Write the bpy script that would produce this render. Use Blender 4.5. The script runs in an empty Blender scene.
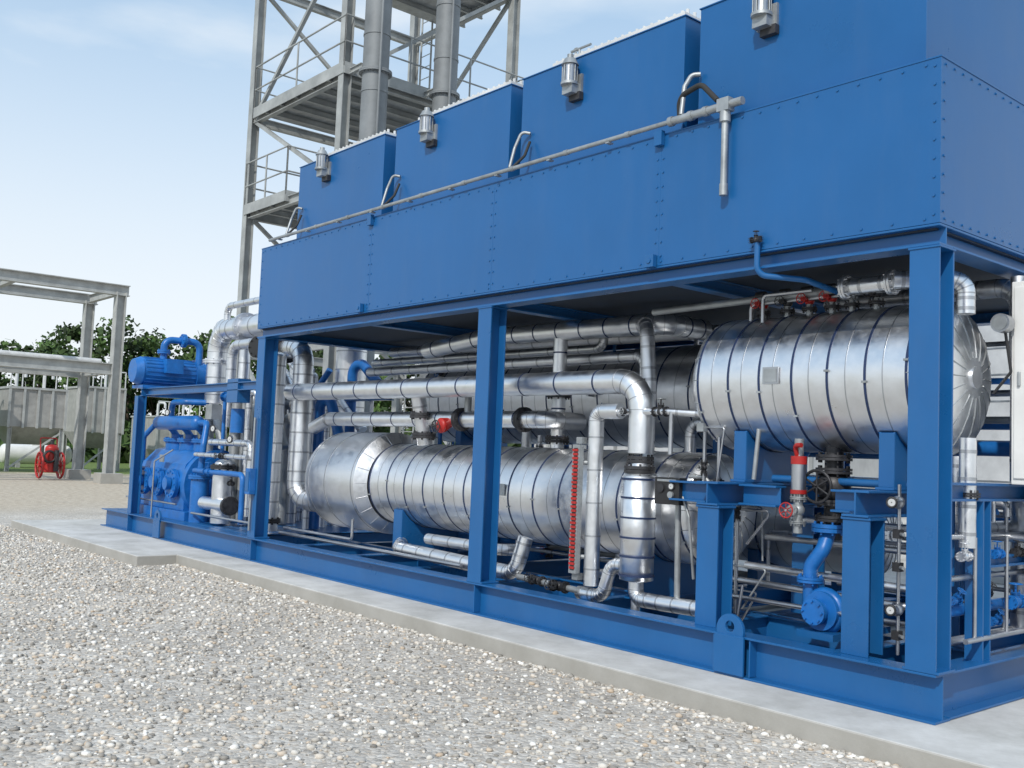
import bpy, math, random
import numpy as np
from mathutils import Vector as V, Matrix
random.seed(7); rng=np.random.default_rng(5)
sc=bpy.context.scene
sc.view_settings.view_transform='Standard'; sc.view_settings.look='None'; sc.view_settings.exposure=0

# ------------------------------------------------------------------ materials
MATS={}
def pbr(name,col,rough=.5,metal=0.,var=.12,scale=3.,bump=0.,bscale=30.,streak=0.,rvar=.08,stretch=None,dark=None,island=0.,coat=0.):
    m=bpy.data.materials.new(name); m.use_nodes=True; nt=m.node_tree; n=nt.nodes; l=nt.links
    b=n['Principled BSDF']; tc=n.new('ShaderNodeTexCoord')
    src=tc.outputs['Object']
    if stretch:
        mp=n.new('ShaderNodeMapping'); mp.inputs['Scale'].default_value=stretch; l.new(src,mp.inputs['Vector']); src=mp.outputs[0]
    nz=n.new('ShaderNodeTexNoise'); nz.inputs['Scale'].default_value=scale; nz.inputs['Detail'].default_value=7; nz.inputs['Roughness'].default_value=.62
    l.new(src,nz.inputs['Vector'])
    mr=n.new('ShaderNodeMapRange'); mr.inputs['From Min'].default_value=.3; mr.inputs['From Max'].default_value=.7
    l.new(nz.outputs[0],mr.inputs['Value'])
    mix=n.new('ShaderNodeMix'); mix.data_type='RGBA'
    d=dark if dark else [c*(1-var*1.6) for c in col]
    mix.inputs[6].default_value=(*d,1); mix.inputs[7].default_value=(*[min(1,c*(1+var)) for c in col],1)
    l.new(mr.outputs[0],mix.inputs[0]); out=mix.outputs[2]
    if streak>0:
        mp2=n.new('ShaderNodeMapping'); mp2.inputs['Scale'].default_value=(3.5,3.5,.7); l.new(tc.outputs['Object'],mp2.inputs[0])
        n2=n.new('ShaderNodeTexNoise'); n2.inputs['Scale'].default_value=1.3; n2.inputs['Detail'].default_value=9; n2.inputs['Roughness'].default_value=.7; l.new(mp2.outputs[0],n2.inputs[0])
        r2=n.new('ShaderNodeMapRange'); r2.inputs['From Min'].default_value=.48; r2.inputs['From Max'].default_value=.85; r2.inputs['To Max'].default_value=streak
        l.new(n2.outputs[0],r2.inputs[0])
        mx=n.new('ShaderNodeMix'); mx.data_type='RGBA'; mx.inputs[7].default_value=(.25,.27,.28,1); l.new(r2.outputs[0],mx.inputs[0]); l.new(out,mx.inputs[6]); out=mx.outputs[2]
    if island>0:
        g=n.new('ShaderNodeNewGeometry'); r3=n.new('ShaderNodeMapRange'); r3.inputs['To Min'].default_value=1-island; r3.inputs['To Max'].default_value=1+island
        l.new(g.outputs['Random Per Island'],r3.inputs[0])
        vm=n.new('ShaderNodeVectorMath'); vm.operation='SCALE'; l.new(out,vm.inputs[0]); l.new(r3.outputs[0],vm.inputs['Scale']); out=vm.outputs[0]
    l.new(out,b.inputs['Base Color'])
    r=n.new('ShaderNodeMapRange'); r.inputs['To Min'].default_value=max(.03,rough-rvar); r.inputs['To Max'].default_value=min(1,rough+rvar)
    l.new(mr.outputs[0],r.inputs[0]); l.new(r.outputs[0],b.inputs['Roughness'])
    b.inputs['Metallic'].default_value=metal
    if bump>0:
        nb=n.new('ShaderNodeTexNoise'); nb.inputs['Scale'].default_value=bscale; nb.inputs['Detail'].default_value=4
        l.new(tc.outputs['Object'],nb.inputs[0])
        bp=n.new('ShaderNodeBump'); bp.inputs['Strength'].default_value=bump; bp.inputs['Distance'].default_value=.02
        l.new(nb.outputs[0],bp.inputs['Height']); l.new(bp.outputs[0],b.inputs['Normal'])
    MATS[name]=m; return m
pbr('blue',(.010,.108,.305),.32,var=.07,scale=1.3,bump=.08,bscale=1.6,streak=.05)
pbr('bluebox',(.009,.104,.300),.33,var=.07,scale=.6,bump=.16,bscale=.9,streak=.05)
pbr('bluepump',(.010,.14,.45),.38,var=.15,scale=6,bump=.1,bscale=25,streak=.05)
pbr('clad',(.86,.87,.885),.36,metal=1,var=.04,scale=9,bump=.22,bscale=5,rvar=.09)
pbr('clad2',(.78,.79,.81),.40,metal=1,var=.06,scale=9,bump=.2,bscale=8,rvar=.08)
pbr('strap',(.03,.05,.12),.45,metal=.4,var=.1)
pbr('seam',(.50,.51,.53),.4,metal=1,var=.1)
pbr('galv',(.38,.40,.41),.5,metal=.6,var=.2,scale=5,bump=.05)
pbr('towersteel',(.36,.375,.37),.6,metal=.1,var=.2,scale=2,streak=.2)
pbr('ltgrey',(.60,.61,.61),.55,var=.12)
pbr('stack',(.21,.225,.235),.6,metal=.15,var=.2,scale=1.5,streak=.3)
pbr('black',(.018,.018,.02),.45,var=.2)
pbr('darkiron',(.05,.05,.055),.5,metal=.4,var=.3,scale=14)
pbr('white',(.76,.76,.74),.45,var=.06,streak=.1)
pbr('red',(.42,.018,.015),.45,var=.2)
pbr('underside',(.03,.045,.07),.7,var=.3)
pbr('rackpaint',(.40,.41,.40),.6,var=.15,streak=.3)
pbr('beige',(.33,.325,.31),.6,var=.15,streak=.4)
pbr('bark',(.09,.07,.05),.9,var=.3,scale=8)
pbr('rubber',(.03,.03,.03),.8)
pbr('foliage',(.06,.11,.025),.75,var=.5,scale=.35,island=.5)

def ground_mat():
    m=bpy.data.materials.new('gravel'); m.use_nodes=True; nt=m.node_tree; n=nt.nodes; l=nt.links
    b=n['Principled BSDF']; tc=n.new('ShaderNodeTexCoord'); P=tc.outputs['Object']
    dn=n.new('ShaderNodeTexNoise'); dn.inputs['Scale'].default_value=18; l.new(P,dn.inputs[0])
    dv=n.new('ShaderNodeVectorMath'); dv.operation='MULTIPLY_ADD'; dv.inputs[1].default_value=(.03,.03,.0); l.new(dn.outputs['Color'],dv.inputs[0]); l.new(P,dv.inputs[2]); Q=dv.outputs[0]
    vo=n.new('ShaderNodeTexVoronoi'); vo.inputs['Scale'].default_value=30; l.new(Q,vo.inputs[0])
    vo2=n.new('ShaderNodeTexVoronoi'); vo2.inputs['Scale'].default_value=75; l.new(Q,vo2.inputs[0])
    rp=n.new('ShaderNodeValToRGB'); e=rp.color_ramp.elements
    e[0].position=0; e[0].color=(.20,.18,.16,1); e[1].position=1; e[1].color=(.84,.82,.77,1)
    for p,c in ((.12,(.38,.345,.30)),(.45,(.56,.52,.465)),(.7,(.66,.62,.565)),(.86,(.50,.41,.315))):
        q=e.new(p); q.color=(*c,1)
    sp=n.new('ShaderNodeSeparateColor'); l.new(vo.outputs['Color'],sp.inputs[0]); l.new(sp.outputs[0],rp.inputs[0])
    rp2=n.new('ShaderNodeValToRGB'); e=rp2.color_ramp.elements; e[0].color=(.32,.29,.255,1); e[1].color=(.70,.66,.60,1)
    sp2=n.new('ShaderNodeSeparateColor'); l.new(vo2.outputs['Color'],sp2.inputs[0]); l.new(sp2.outputs[1],rp2.inputs[0])
    mx=n.new('ShaderNodeMix'); mx.data_type='RGBA'; l.new(rp.outputs[0],mx.inputs[6]); l.new(rp2.outputs[0],mx.inputs[7]); mx.inputs[0].default_value=.4
    nz=n.new('ShaderNodeTexNoise'); nz.inputs['Scale'].default_value=.5; nz.inputs['Detail'].default_value=7; l.new(P,nz.inputs[0])
    r1=n.new('ShaderNodeMapRange'); r1.inputs[1].default_value=.3; r1.inputs[2].default_value=.7; r1.inputs[3].default_value=.78; r1.inputs[4].default_value=1.12; l.new(nz.outputs[0],r1.inputs[0])
    vm=n.new('ShaderNodeVectorMath'); vm.operation='SCALE'; l.new(mx.outputs[2],vm.inputs[0]); l.new(r1.outputs[0],vm.inputs['Scale'])
    sx=n.new('ShaderNodeSeparateXYZ'); l.new(P,sx.inputs[0])
    nn=n.new('ShaderNodeTexNoise'); nn.inputs['Scale'].default_value=.25; nn.inputs['Detail'].default_value=8; l.new(P,nn.inputs[0])
    ad=n.new('ShaderNodeMath'); ad.operation='MULTIPLY_ADD'; ad.inputs[1].default_value=9; l.new(nn.outputs[0],ad.inputs[0]); l.new(sx.outputs[0],ad.inputs[2])
    s1=n.new('ShaderNodeMapRange'); s1.inputs[1].default_value=-14; s1.inputs[2].default_value=-19; l.new(ad.outputs[0],s1.inputs[0])
    ns=n.new('ShaderNodeTexNoise'); ns.inputs['Scale'].default_value=7; ns.inputs['Detail'].default_value=10; l.new(P,ns.inputs[0])
    rs=n.new('ShaderNodeValToRGB'); e=rs.color_ramp.elements; e[0].position=.3; e[0].color=(.38,.31,.23,1); e[1].position=.7; e[1].color=(.60,.53,.43,1); l.new(ns.outputs[0],rs.inputs[0])
    m1=n.new('ShaderNodeMix'); m1.data_type='RGBA'; l.new(s1.outputs[0],m1.inputs[0]); l.new(vm.outputs[0],m1.inputs[6]); l.new(rs.outputs[0],m1.inputs[7])
    s2=n.new('ShaderNodeMapRange'); s2.inputs[1].default_value=-39; s2.inputs[2].default_value=-42; l.new(ad.outputs[0],s2.inputs[0])
    rg=n.new('ShaderNodeValToRGB'); e=rg.color_ramp.elements; e[0].position=.3; e[0].color=(.08,.13,.025,1); e[1].position=.7; e[1].color=(.18,.24,.06,1); l.new(ns.outputs[0],rg.inputs[0])
    m2=n.new('ShaderNodeMix'); m2.data_type='RGBA'; l.new(s2.outputs[0],m2.inputs[0]); l.new(m1.outputs[2],m2.inputs[6]); l.new(rg.outputs[0],m2.inputs[7])
    l.new(m2.outputs[2],b.inputs['Base Color']); b.inputs['Roughness'].default_value=.9
    bp=n.new('ShaderNodeBump'); bp.inputs['Strength'].default_value=.65; bp.inputs['Distance'].default_value=.016; bp.invert=True
    l.new(vo.outputs['Distance'],bp.inputs['Height'])
    bp2=n.new('ShaderNodeBump'); bp2.inputs['Strength'].default_value=.6; bp2.inputs['Distance'].default_value=.07
    nz3=n.new('ShaderNodeTexNoise'); nz3.inputs['Scale'].default_value=1.8; l.new(P,nz3.inputs[0]); l.new(nz3.outputs[0],bp2.inputs['Height']); l.new(bp.outputs[0],bp2.inputs['Normal'])
    l.new(bp2.outputs[0],b.inputs['Normal']); MATS['gravel']=m
ground_mat()
def stone_mat():
    m=bpy.data.materials.new('stones'); m.use_nodes=True; n=m.node_tree.nodes; l=m.node_tree.links; b=n['Principled BSDF']
    g=n.new('ShaderNodeNewGeometry'); rp=n.new('ShaderNodeValToRGB'); e=rp.color_ramp.elements
    e[0].position=0; e[0].color=(.20,.185,.165,1); e[1].position=1; e[1].color=(.84,.82,.78,1)
    for p,c in ((.12,(.38,.35,.31)),(.4,(.56,.52,.46)),(.6,(.66,.62,.56)),(.75,(.52,.41,.30)),(.85,(.74,.70,.64))):
        q=e.new(p); q.color=(*c,1)
    l.new(g.outputs['Random Per Island'],rp.inputs[0]); l.new(rp.outputs[0],b.inputs['Base Color']); b.inputs['Roughness'].default_value=.85
    MATS['stones']=m
stone_mat()
def concrete_mat():
    m=bpy.data.materials.new('concrete'); m.use_nodes=True; n=m.node_tree.nodes; l=m.node_tree.links; b=n['Principled BSDF']
    tc=n.new('ShaderNodeTexCoord'); P=tc.outputs['Object']
    a=n.new('ShaderNodeTexNoise'); a.inputs['Scale'].default_value=1.6; a.inputs['Detail'].default_value=10; a.inputs['Roughness'].default_value=.7; l.new(P,a.inputs[0])
    rp=n.new('ShaderNodeValToRGB'); e=rp.color_ramp.elements; e[0].position=.3; e[0].color=(.40,.39,.365,1); e[1].position=.62; e[1].color=(.62,.61,.59,1); l.new(a.outputs[0],rp.inputs[0])
    c=n.new('ShaderNodeTexNoise'); c.inputs['Scale'].default_value=60; c.inputs['Detail'].default_value=4; l.new(P,c.inputs[0])
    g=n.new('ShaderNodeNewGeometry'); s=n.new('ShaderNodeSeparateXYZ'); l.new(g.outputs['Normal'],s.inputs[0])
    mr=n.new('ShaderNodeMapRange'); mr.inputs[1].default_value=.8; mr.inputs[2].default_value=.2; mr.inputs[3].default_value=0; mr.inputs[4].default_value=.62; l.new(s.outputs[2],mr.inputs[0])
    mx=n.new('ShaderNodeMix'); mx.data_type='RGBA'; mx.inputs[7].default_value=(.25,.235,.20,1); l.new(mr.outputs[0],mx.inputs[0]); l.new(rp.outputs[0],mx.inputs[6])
    l.new(mx.outputs[2],b.inputs['Base Color']); b.inputs['Roughness'].default_value=.85
    bp=n.new('ShaderNodeBump'); bp.inputs['Strength'].default_value=.3; bp.inputs['Distance'].default_value=.005; l.new(c.outputs[0],bp.inputs['Height']); l.new(bp.outputs[0],b.inputs['Normal'])
    MATS['concrete']=m
concrete_mat()

# ------------------------------------------------------------------ mesh builder
class B:
    def __init__(s): s.v=[]; s.f=[]; s.m=[]; s.s=[]; s.mats=[]
    def mi(s,m):
        if m not in s.mats: s.mats.append(m)
        return s.mats.index(m)
    def add(s,vs,fs,m,sm=False):
        o=len(s.v); k=s.mi(m); s.v+= [tuple(p) for p in vs]
        for f in fs: s.f.append([i+o for i in f]); s.m.append(k); s.s.append(sm)
    def box(s,x0,x1,y0,y1,z0,z1,m):
        s.add([(x0,y0,z0),(x1,y0,z0),(x1,y1,z0),(x0,y1,z0),(x0,y0,z1),(x1,y0,z1),(x1,y1,z1),(x0,y1,z1)],
              [(0,3,2,1),(4,5,6,7),(0,1,5,4),(1,2,6,5),(2,3,7,6),(3,0,4,7)],m)
    def cb(s,c,d,m): s.box(c[0]-d[0]/2,c[0]+d[0]/2,c[1]-d[1]/2,c[1]+d[1]/2,c[2]-d[2]/2,c[2]+d[2]/2,m)
    def obox(s,p0,p1,w,h,m,up=(0,0,1),os=0,ou=0):
        p0=V(p0);p1=V(p1);d=(p1-p0).normalized();up=V(up)
        if abs(d.dot(up))>.98: up=V((0,1,0)) if abs(d.y)<.9 else V((1,0,0))
        sd=d.cross(up).normalized(); u=sd.cross(d)
        vs=[]
        for p in (p0,p1):
            for a,b in ((-1,-1),(1,-1),(1,1),(-1,1)): vs.append(p+sd*(os+a*w/2)+u*(ou+b*h/2))
        s.add(vs,[(0,1,2,3),(7,6,5,4),(0,4,5,1),(1,5,6,2),(2,6,7,3),(3,7,4,0)],m)
    def H(s,p0,p1,w,h,m,up=(0,0,1),tf=.016,tw=.012):
        s.obox(p0,p1,w,tf,m,up,0,h/2-tf/2); s.obox(p0,p1,w,tf,m,up,0,-h/2+tf/2)
        s.obox(p0,p1,tw,h-2*tf+.004,m,up)
    def ring(s,c,d,r,seg,ref=None):
        d=d.normalized()
        if ref is None: ref=V((0,0,1)) if abs(d.z)<.9 else V((1,0,0))
        a=(ref-d*ref.dot(d)).normalized(); b=d.cross(a)
        return [c+(a*math.cos(2*math.pi*i/seg)+b*math.sin(2*math.pi*i/seg))*r for i in range(seg)],a
    def cyl(s,p0,p1,r,m,seg=20,r1=None,caps=True,sm=True):
        p0=V(p0);p1=V(p1); r1=r if r1 is None else r1
        A,_=s.ring(p0,p1-p0,r,seg); C,_=s.ring(p1,p1-p0,r1,seg)
        s.add(A+C,[(i,(i+1)%seg,(i+1)%seg+seg,i+seg) for i in range(seg)],m,sm)
        if caps:
            s.add(A,[tuple(range(seg))[::-1]],m); s.add(C,[tuple(range(seg))],m)
    def path(s,pts,bend):
        pts=[V(p) for p in pts]; out=[pts[0]]; arcs=[]
        for i in range(1,len(pts)-1):
            a,b,c=pts[i-1],pts[i],pts[i+1]; u=(a-b); w=(c-b); lu,lw=u.length,w.length; u/=lu; w/=lw
            ang=u.angle(w)
            if ang>3.1: out.append(b); continue
            t=min(bend/math.tan(ang/2),lu*.49,lw*.49); R=t*math.tan(ang/2)
            bis=(u+w).normalized(); cen=b+bis*(R/math.sin(ang/2)); s0=b+u*t-cen; s1=b+w*t-cen; tot=s0.angle(s1); N=8
            st=len(out)
            for k in range(N+1):
                f=k/N; q=(s0*math.sin((1-f)*tot)+s1*math.sin(f*tot))/math.sin(tot); out.append(cen+q)
            arcs.append((st,st+N))
        out.append(pts[-1]); return out,arcs
    def tube(s,pts,r,m,bend=None,seg=14,caps=True,bands=None,bm='seam',bw=.012):
        bend=bend or r*2.4
        P,arcs=s.path(pts,bend); n=len(P); ref=None; rings=[]
        for i in range(n):
            d=(P[min(i+1,n-1)]-P[max(i-1,0)])
            R,ref=s.ring(P[i],d,r,seg,ref if ref is not None and abs(ref.dot(d.normalized()))<.95 else None); rings.append(R)
        vs=[p for R in rings for p in R]
        fs=[(k*seg+i,k*seg+(i+1)%seg,(k+1)*seg+(i+1)%seg,(k+1)*seg+i) for k in range(n-1) for i in range(seg)]
        s.add(vs,fs,m,True)
        if caps: s.add(rings[0],[tuple(range(seg))[::-1]],m); s.add(rings[-1],[tuple(range(seg))],m)
        if bands:
            for (a,b) in arcs:
                for k in (a,a+2,a+4,a+6,b):
                    d=(P[k+1 if k+1<n else k]-P[k-1]).normalized()
                    s.cyl(P[k]-d*bw*.4,P[k]+d*bw*.4,r*1.03,'seam',seg)
            for i in range(n-1):
                L=(P[i+1]-P[i]).length
                if L>bands*.8:
                    d=(P[i+1]-P[i])/L; c=max(1,int(L/bands))
                    for k in range(c+1):
                        q=P[i]+d*(L*(k+.5)/(c+1)); s.cyl(q-d*bw,q+d*bw,r*1.03,bm,seg)
    def rev(s,c,ax,prof,m,seg=56):
        c=V(c);ax=V(ax).normalized(); rs=[]
        for t,r in prof: rs.append(s.ring(c+ax*t,ax,max(r,.0005),seg)[0])
        vs=[p for R in rs for p in R]; n=len(prof)
        s.add(vs,[(k*seg+i,k*seg+(i+1)%seg,(k+1)*seg+(i+1)%seg,(k+1)*seg+i) for k in range(n-1) for i in range(seg)],m,True)
    def sph(s,c,r,m,sc=(1,1,1),seg=16,rg=10):
        vs=[];fs=[]
        for j in range(rg+1):
            t=math.pi*j/rg
            for i in range(seg):
                p=2*math.pi*i/seg; vs.append((c[0]+r*sc[0]*math.sin(t)*math.cos(p),c[1]+r*sc[1]*math.sin(t)*math.sin(p),c[2]+r*sc[2]*math.cos(t)))
        for j in range(rg):
            for i in range(seg): fs.append((j*seg+i,(j+1)*seg+i,(j+1)*seg+(i+1)%seg,j*seg+(i+1)%seg))
        s.add(vs,fs,m,True)
    def torus(s,c,ax,R,r,m,seg=22,s2=7):
        c=V(c);ax=V(ax).normalized(); ring,_=s.ring(c,ax,R,seg); vs=[];fs=[]
        for p in ring:
            o=(p-c).normalized()
            for k in range(s2):
                a=2*math.pi*k/s2; vs.append(p+o*r*math.cos(a)+ax*r*math.sin(a))
        for i in range(seg):
            for k in range(s2):
                fs.append((i*s2+k,((i+1)%seg)*s2+k,((i+1)%seg)*s2+(k+1)%s2,i*s2+(k+1)%s2))
        s.add(vs,fs,m,True)
    def wheel(s,c,ax,R,m):
        s.torus(c,ax,R,R*.1,m); ring,_=s.ring(V(c),V(ax),R,6)
        for i in range(3): s.cyl(ring[i],ring[i+3],R*.07,m,6)
    def flange(s,c,ax,r,m='darkiron',t=.03,bolts=8):
        c=V(c);ax=V(ax).normalized(); s.cyl(c-ax*t,c-ax*.002,r,m,20); s.cyl(c+ax*.002,c+ax*t,r,m,20)
        rg,_=s.ring(c,ax,r*.82,bolts)
        for p in rg: s.cyl(p-ax*(t+.018),p+ax*(t+.018),r*.08,m,6)
    def valve(s,c,ax,sz,m,wm=None,up=(0,0,1)):
        c=V(c);ax=V(ax).normalized();up=V(up); wm=wm or m
        s.flange(c-ax*sz*.9,ax,sz*.62,m,sz*.1); s.flange(c+ax*sz*.9,ax,sz*.62,m,sz*.1)
        s.cyl(c-ax*sz*.9,c+ax*sz*.9,sz*.34,m,14); s.sph(c,sz*.5,m)
        s.cyl(c,c+up*sz*.8,sz*.3,m,12); s.flange(c+up*sz*.75,up,sz*.42,m,sz*.07,6)
        s.cyl(c+up*sz*.8,c+up*sz*1.6,sz*.1,m,8); s.wheel(c+up*sz*1.55,up,sz*.55,wm)
    def gauge(s,c,ax,r=.05):
        c=V(c);ax=V(ax).normalized(); s.cyl(c-ax*.03,c,r,'seam',18); s.cyl(c,c+ax*.003,r*.78,'ltgrey',18); s.torus(c,ax,r,.008,'darkiron',18,6)
        s.cyl(c+ax*.0035,c+ax*.005,r*.12,'black',8)
    def make(s,name,bevel=0.,loc=None):
        me=bpy.data.meshes.new(name); me.from_pydata(s.v,[],s.f); me.update()
        for m in s.mats: me.materials.append(MATS[m])
        me.polygons.foreach_set('material_index',s.m); me.polygons.foreach_set('use_smooth',s.s)
        o=bpy.data.objects.new(name,me); sc.collection.objects.link(o)
        if bevel>0:
            b=o.modifiers.new('bevel','BEVEL'); b.width=bevel; b.segments=2; b.limit_method='ANGLE'; b.angle_limit=math.radians(50)
        return o

# ------------------------------------------------------------------ ground, pad, stones
b=B(); b.add([(-900,-900,-.13),(900,-900,-.13),(900,900,-.13),(-900,900,-.13)],[(0,1,2,3)],'gravel'); b.make('gravel_ground')
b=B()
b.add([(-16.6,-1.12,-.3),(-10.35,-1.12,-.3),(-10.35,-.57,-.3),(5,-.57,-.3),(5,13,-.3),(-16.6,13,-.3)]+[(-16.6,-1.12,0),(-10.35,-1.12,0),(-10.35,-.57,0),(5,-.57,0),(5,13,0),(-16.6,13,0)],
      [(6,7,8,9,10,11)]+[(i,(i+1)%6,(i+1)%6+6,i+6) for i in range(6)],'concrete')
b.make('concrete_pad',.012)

def stones():
    t=(1+5**.5)/2
    iv=np.array([(-1,t,0),(1,t,0),(-1,-t,0),(1,-t,0),(0,-1,t),(0,1,t),(0,-1,-t),(0,1,-t),(t,0,-1),(t,0,1),(-t,0,-1),(-t,0,1)])/1.9
    it=np.array([(0,11,5),(0,5,1),(0,1,7),(0,7,10),(0,10,11),(1,5,9),(5,11,4),(11,10,2),(10,7,6),(7,1,8),(3,9,4),(3,4,2),(3,2,6),(3,6,8),(3,8,9),(4,9,5),(2,4,11),(6,2,10),(8,6,7),(9,8,1)])
    N=46000
    u=rng.random(N); x=3-21*u**.8; y=-.59-(rng.random(N)**.9)*5.0
    edge=rng.random(N)<.06; y=np.where(edge,-.59-np.abs(rng.normal(0,.06,N)),y)
    keep=~((x<-10.3)&(y>-1.15)); x=x[keep];y=y[keep];N=len(x)
    sz=.007+.019*rng.random(N)**2.4; sc3=np.stack([rng.uniform(.8,1.4,N),rng.uniform(.7,1.1,N),rng.uniform(.45,.8,N)],1)*sz[:,None]
    vs=iv[None]*(1+rng.uniform(-.22,.22,(N,12,1)))*sc3[:,None,:]
    a=rng.random(N)*6.283; ca,sa=np.cos(a),np.sin(a)
    X=vs[:,:,0]*ca[:,None]-vs[:,:,1]*sa[:,None]; Y=vs[:,:,0]*sa[:,None]+vs[:,:,1]*ca[:,None]
    P=np.stack([X+x[:,None],Y+y[:,None],vs[:,:,2]-.13+sz[:,None]*.25],2).reshape(-1,3)
    F=(it[None]+(np.arange(N)*12)[:,None,None]).reshape(-1,3)
    me=bpy.data.meshes.new('loose_stones'); me.vertices.add(len(P)); me.vertices.foreach_set('co',P.ravel())
    me.loops.add(len(F)*3); me.loops.foreach_set('vertex_index',F.ravel().astype(np.int32)); me.polygons.add(len(F))
    me.polygons.foreach_set('loop_start',np.arange(0,len(F)*3,3,dtype=np.int32)); me.update(calc_edges=True); me.validate()
    me.materials.append(MATS['stones']); o=bpy.data.objects.new('loose_stones',me); sc.collection.objects.link(o)
stones()

# ------------------------------------------------------------------ skid frame
L0=-15.24; W=3.7
b=B()
def base_beam(y): b.H((L0,y,.15),(0,y,.15),.2,.3,'blue')
base_beam(.1); base_beam(W-.1)
b.H((-.1,.2,.152),(-.1,W-.2,.152),.196,.296,'blue'); b.H((L0+.1,.2,.152),(L0+.1,W-.2,.152),.196,.296,'blue')
for x in np.arange(L0+1.4,-.5,1.3): b.H((x,.11,.16),(x,W-.11,.16),.12,.22,'blue')
b.H((L0+.2,1.3,.165),(-.2,1.3,.165),.1,.2,'blue')
for x in (-13.95,-9.35,-4.57,-1.7,-1.38):
    b.box(x-.006,x+.006,.012,.094,.018,.282,'blue')
for lx in (-1.54,-12.6):
    b.box(lx-.13,lx+.13,-.001-.022,-.001,.02,.30,'blue')
    R,_=b.ring(V((lx,-.012,.33)),V((0,1,0)),.12,24); R2=[p+V((0,.03,0)) for p in R]
    r,_=b.ring(V((lx,-.012,.36)),V((0,1,0)),.04,24); r2=[p+V((0,.03,0)) for p in r]
    n=24
    b.add(R+R2+r+r2,[(i,(i+1)%n,(i+1)%n+n,i+n) for i in range(n)]+[(2*n+i,3*n+i,3*n+(i+1)%n,2*n+(i+1)%n) for i in range(n)]+[(i,2*n+i,2*n+(i+1)%n,(i+1)%n) for i in range(n)]+[(n+i,n+(i+1)%n,3*n+(i+1)%n,3*n+i) for i in range(n)],'blue')
COLS=(-.1,-4.57,-9.35)
for y in (.1,W-.1):
    for x in COLS:
        b.H((x,y,.302),(x,y,2.98),.2,.2,'blue',up=(0,1,0))
        b.box(x-.12,x+.12,y-.098,y+.12,.3015,.318,'blue'); b.box(x-.108,x+.108,y-.108,y+.108,2.965,2.979,'blue')
for y in (.09,W-.1):
    b.H((-9.5,y,3.05),(.0,y,3.05),.18,.138,'blue')
b.H((-.09,.18,3.05),(-.09,W-.19,3.05),.18,.136,'blue'); b.H((-9.4,.18,3.05),(-9.4,W-.19,3.05),.18,.136,'blue')
for x in (-2.3,-4.57,-6.9): b.H((x,.18,3.04),(x,W-.19,3.04),.12,.11,'blue')
for x,y in ((-13.95,.1),(-13.95,2.2),(-11.7,2.2)):
    b.H((x,y,.302),(x,y,2.28),.15,.15,'blue',up=(0,1,0))
b.H((-13.95,.1,2.35),(-13.95,2.2,2.35),.14,.14,'blue'); b.H((-13.87,.2,2.36),(-9.45,.2,2.36),.1,.12,'blue')
b.H((-13.87,2.2,2.35),(-9.5,2.2,2.35),.14,.14,'blue')
b.box(-15.0,-9.8,.22,2.6,.29,.303,'blue')
b.make('equipment_skid_frame',.003)

b=B()
for x in (-1.87,-.62):
    for y in (.22,1.5):
        b.H((x,y,.3),(x,y,1.2),.2,.2,'blue',up=(0,1,0)); b.box(x-.11,x+.11,y-.11,y+.11,1.2,1.218,'blue')
    b.H((x,.1,1.31),(x,1.75,1.31),.2,.18,'blue')
b.H((-2.35,.30,1.31),(-1.98,.30,1.31),.16,.16,'blue'); b.H((-1.76,.42,1.31),(-1.42,.42,1.31),.14,.16,'blue'); 
b.H((-1.76,1.3,1.31),(-.73,1.3,1.31),.14,.16,'blue'); b.H((-.96,.42,1.31),(-.73,.42,1.31),.14,.16,'blue')
def saddle(b,x,yc,zc,R,z0,w=.14,half=.42):
    b.box(x-w/2,x+w/2,yc-half,yc+half,z0,z0+.02,'blue')
    N=12; pts=[]
    a0=math.asin(min(.95,half*.93/R))
    for i in range(N+1):
        a=-a0+2*a0*i/N; pts.append((yc+R*math.sin(a),zc-R*math.cos(a)))
    for px in (x-w/2+.01,x+w/2-.024):
        vs=[];
        for (y,z) in pts: vs+= [(px,y,z0+.02),(px,y,z),(px+.014,y,z0+.02),(px+.014,y,z)]
        fs=[]
        for i in range(N): k=4*i; fs+=[(k,k+4,k+5,k+1),(k+2,k+3,k+7,k+6)]
        fs+=[(0,1,3,2),(4*N,4*N+2,4*N+3,4*N+1)]
        b.add(vs,fs,'blue')
    vs=[]
    for (y,z) in pts: vs+=[(x-w/2,y,z),(x+w/2,y,z)]
    b.add(vs,[(2*i,2*i+1,2*i+3,2*i+2) for i in range(N)],'blue',True)
    for yy in (yc-half+.03,yc,yc+half-.04):
        zt=zc-math.sqrt(max(0,R*R-(yy-yc)**2)); b.box(x-w/2+.012,x+w/2-.012,yy-.006,yy+.006,z0+.02,zt-.004,'blue')
saddle(b,-1.87,.9,2.20,.552,1.402); saddle(b,-.62,.9,2.20,.552,1.402)
b.make('vessel_support_frame',.003)

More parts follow.
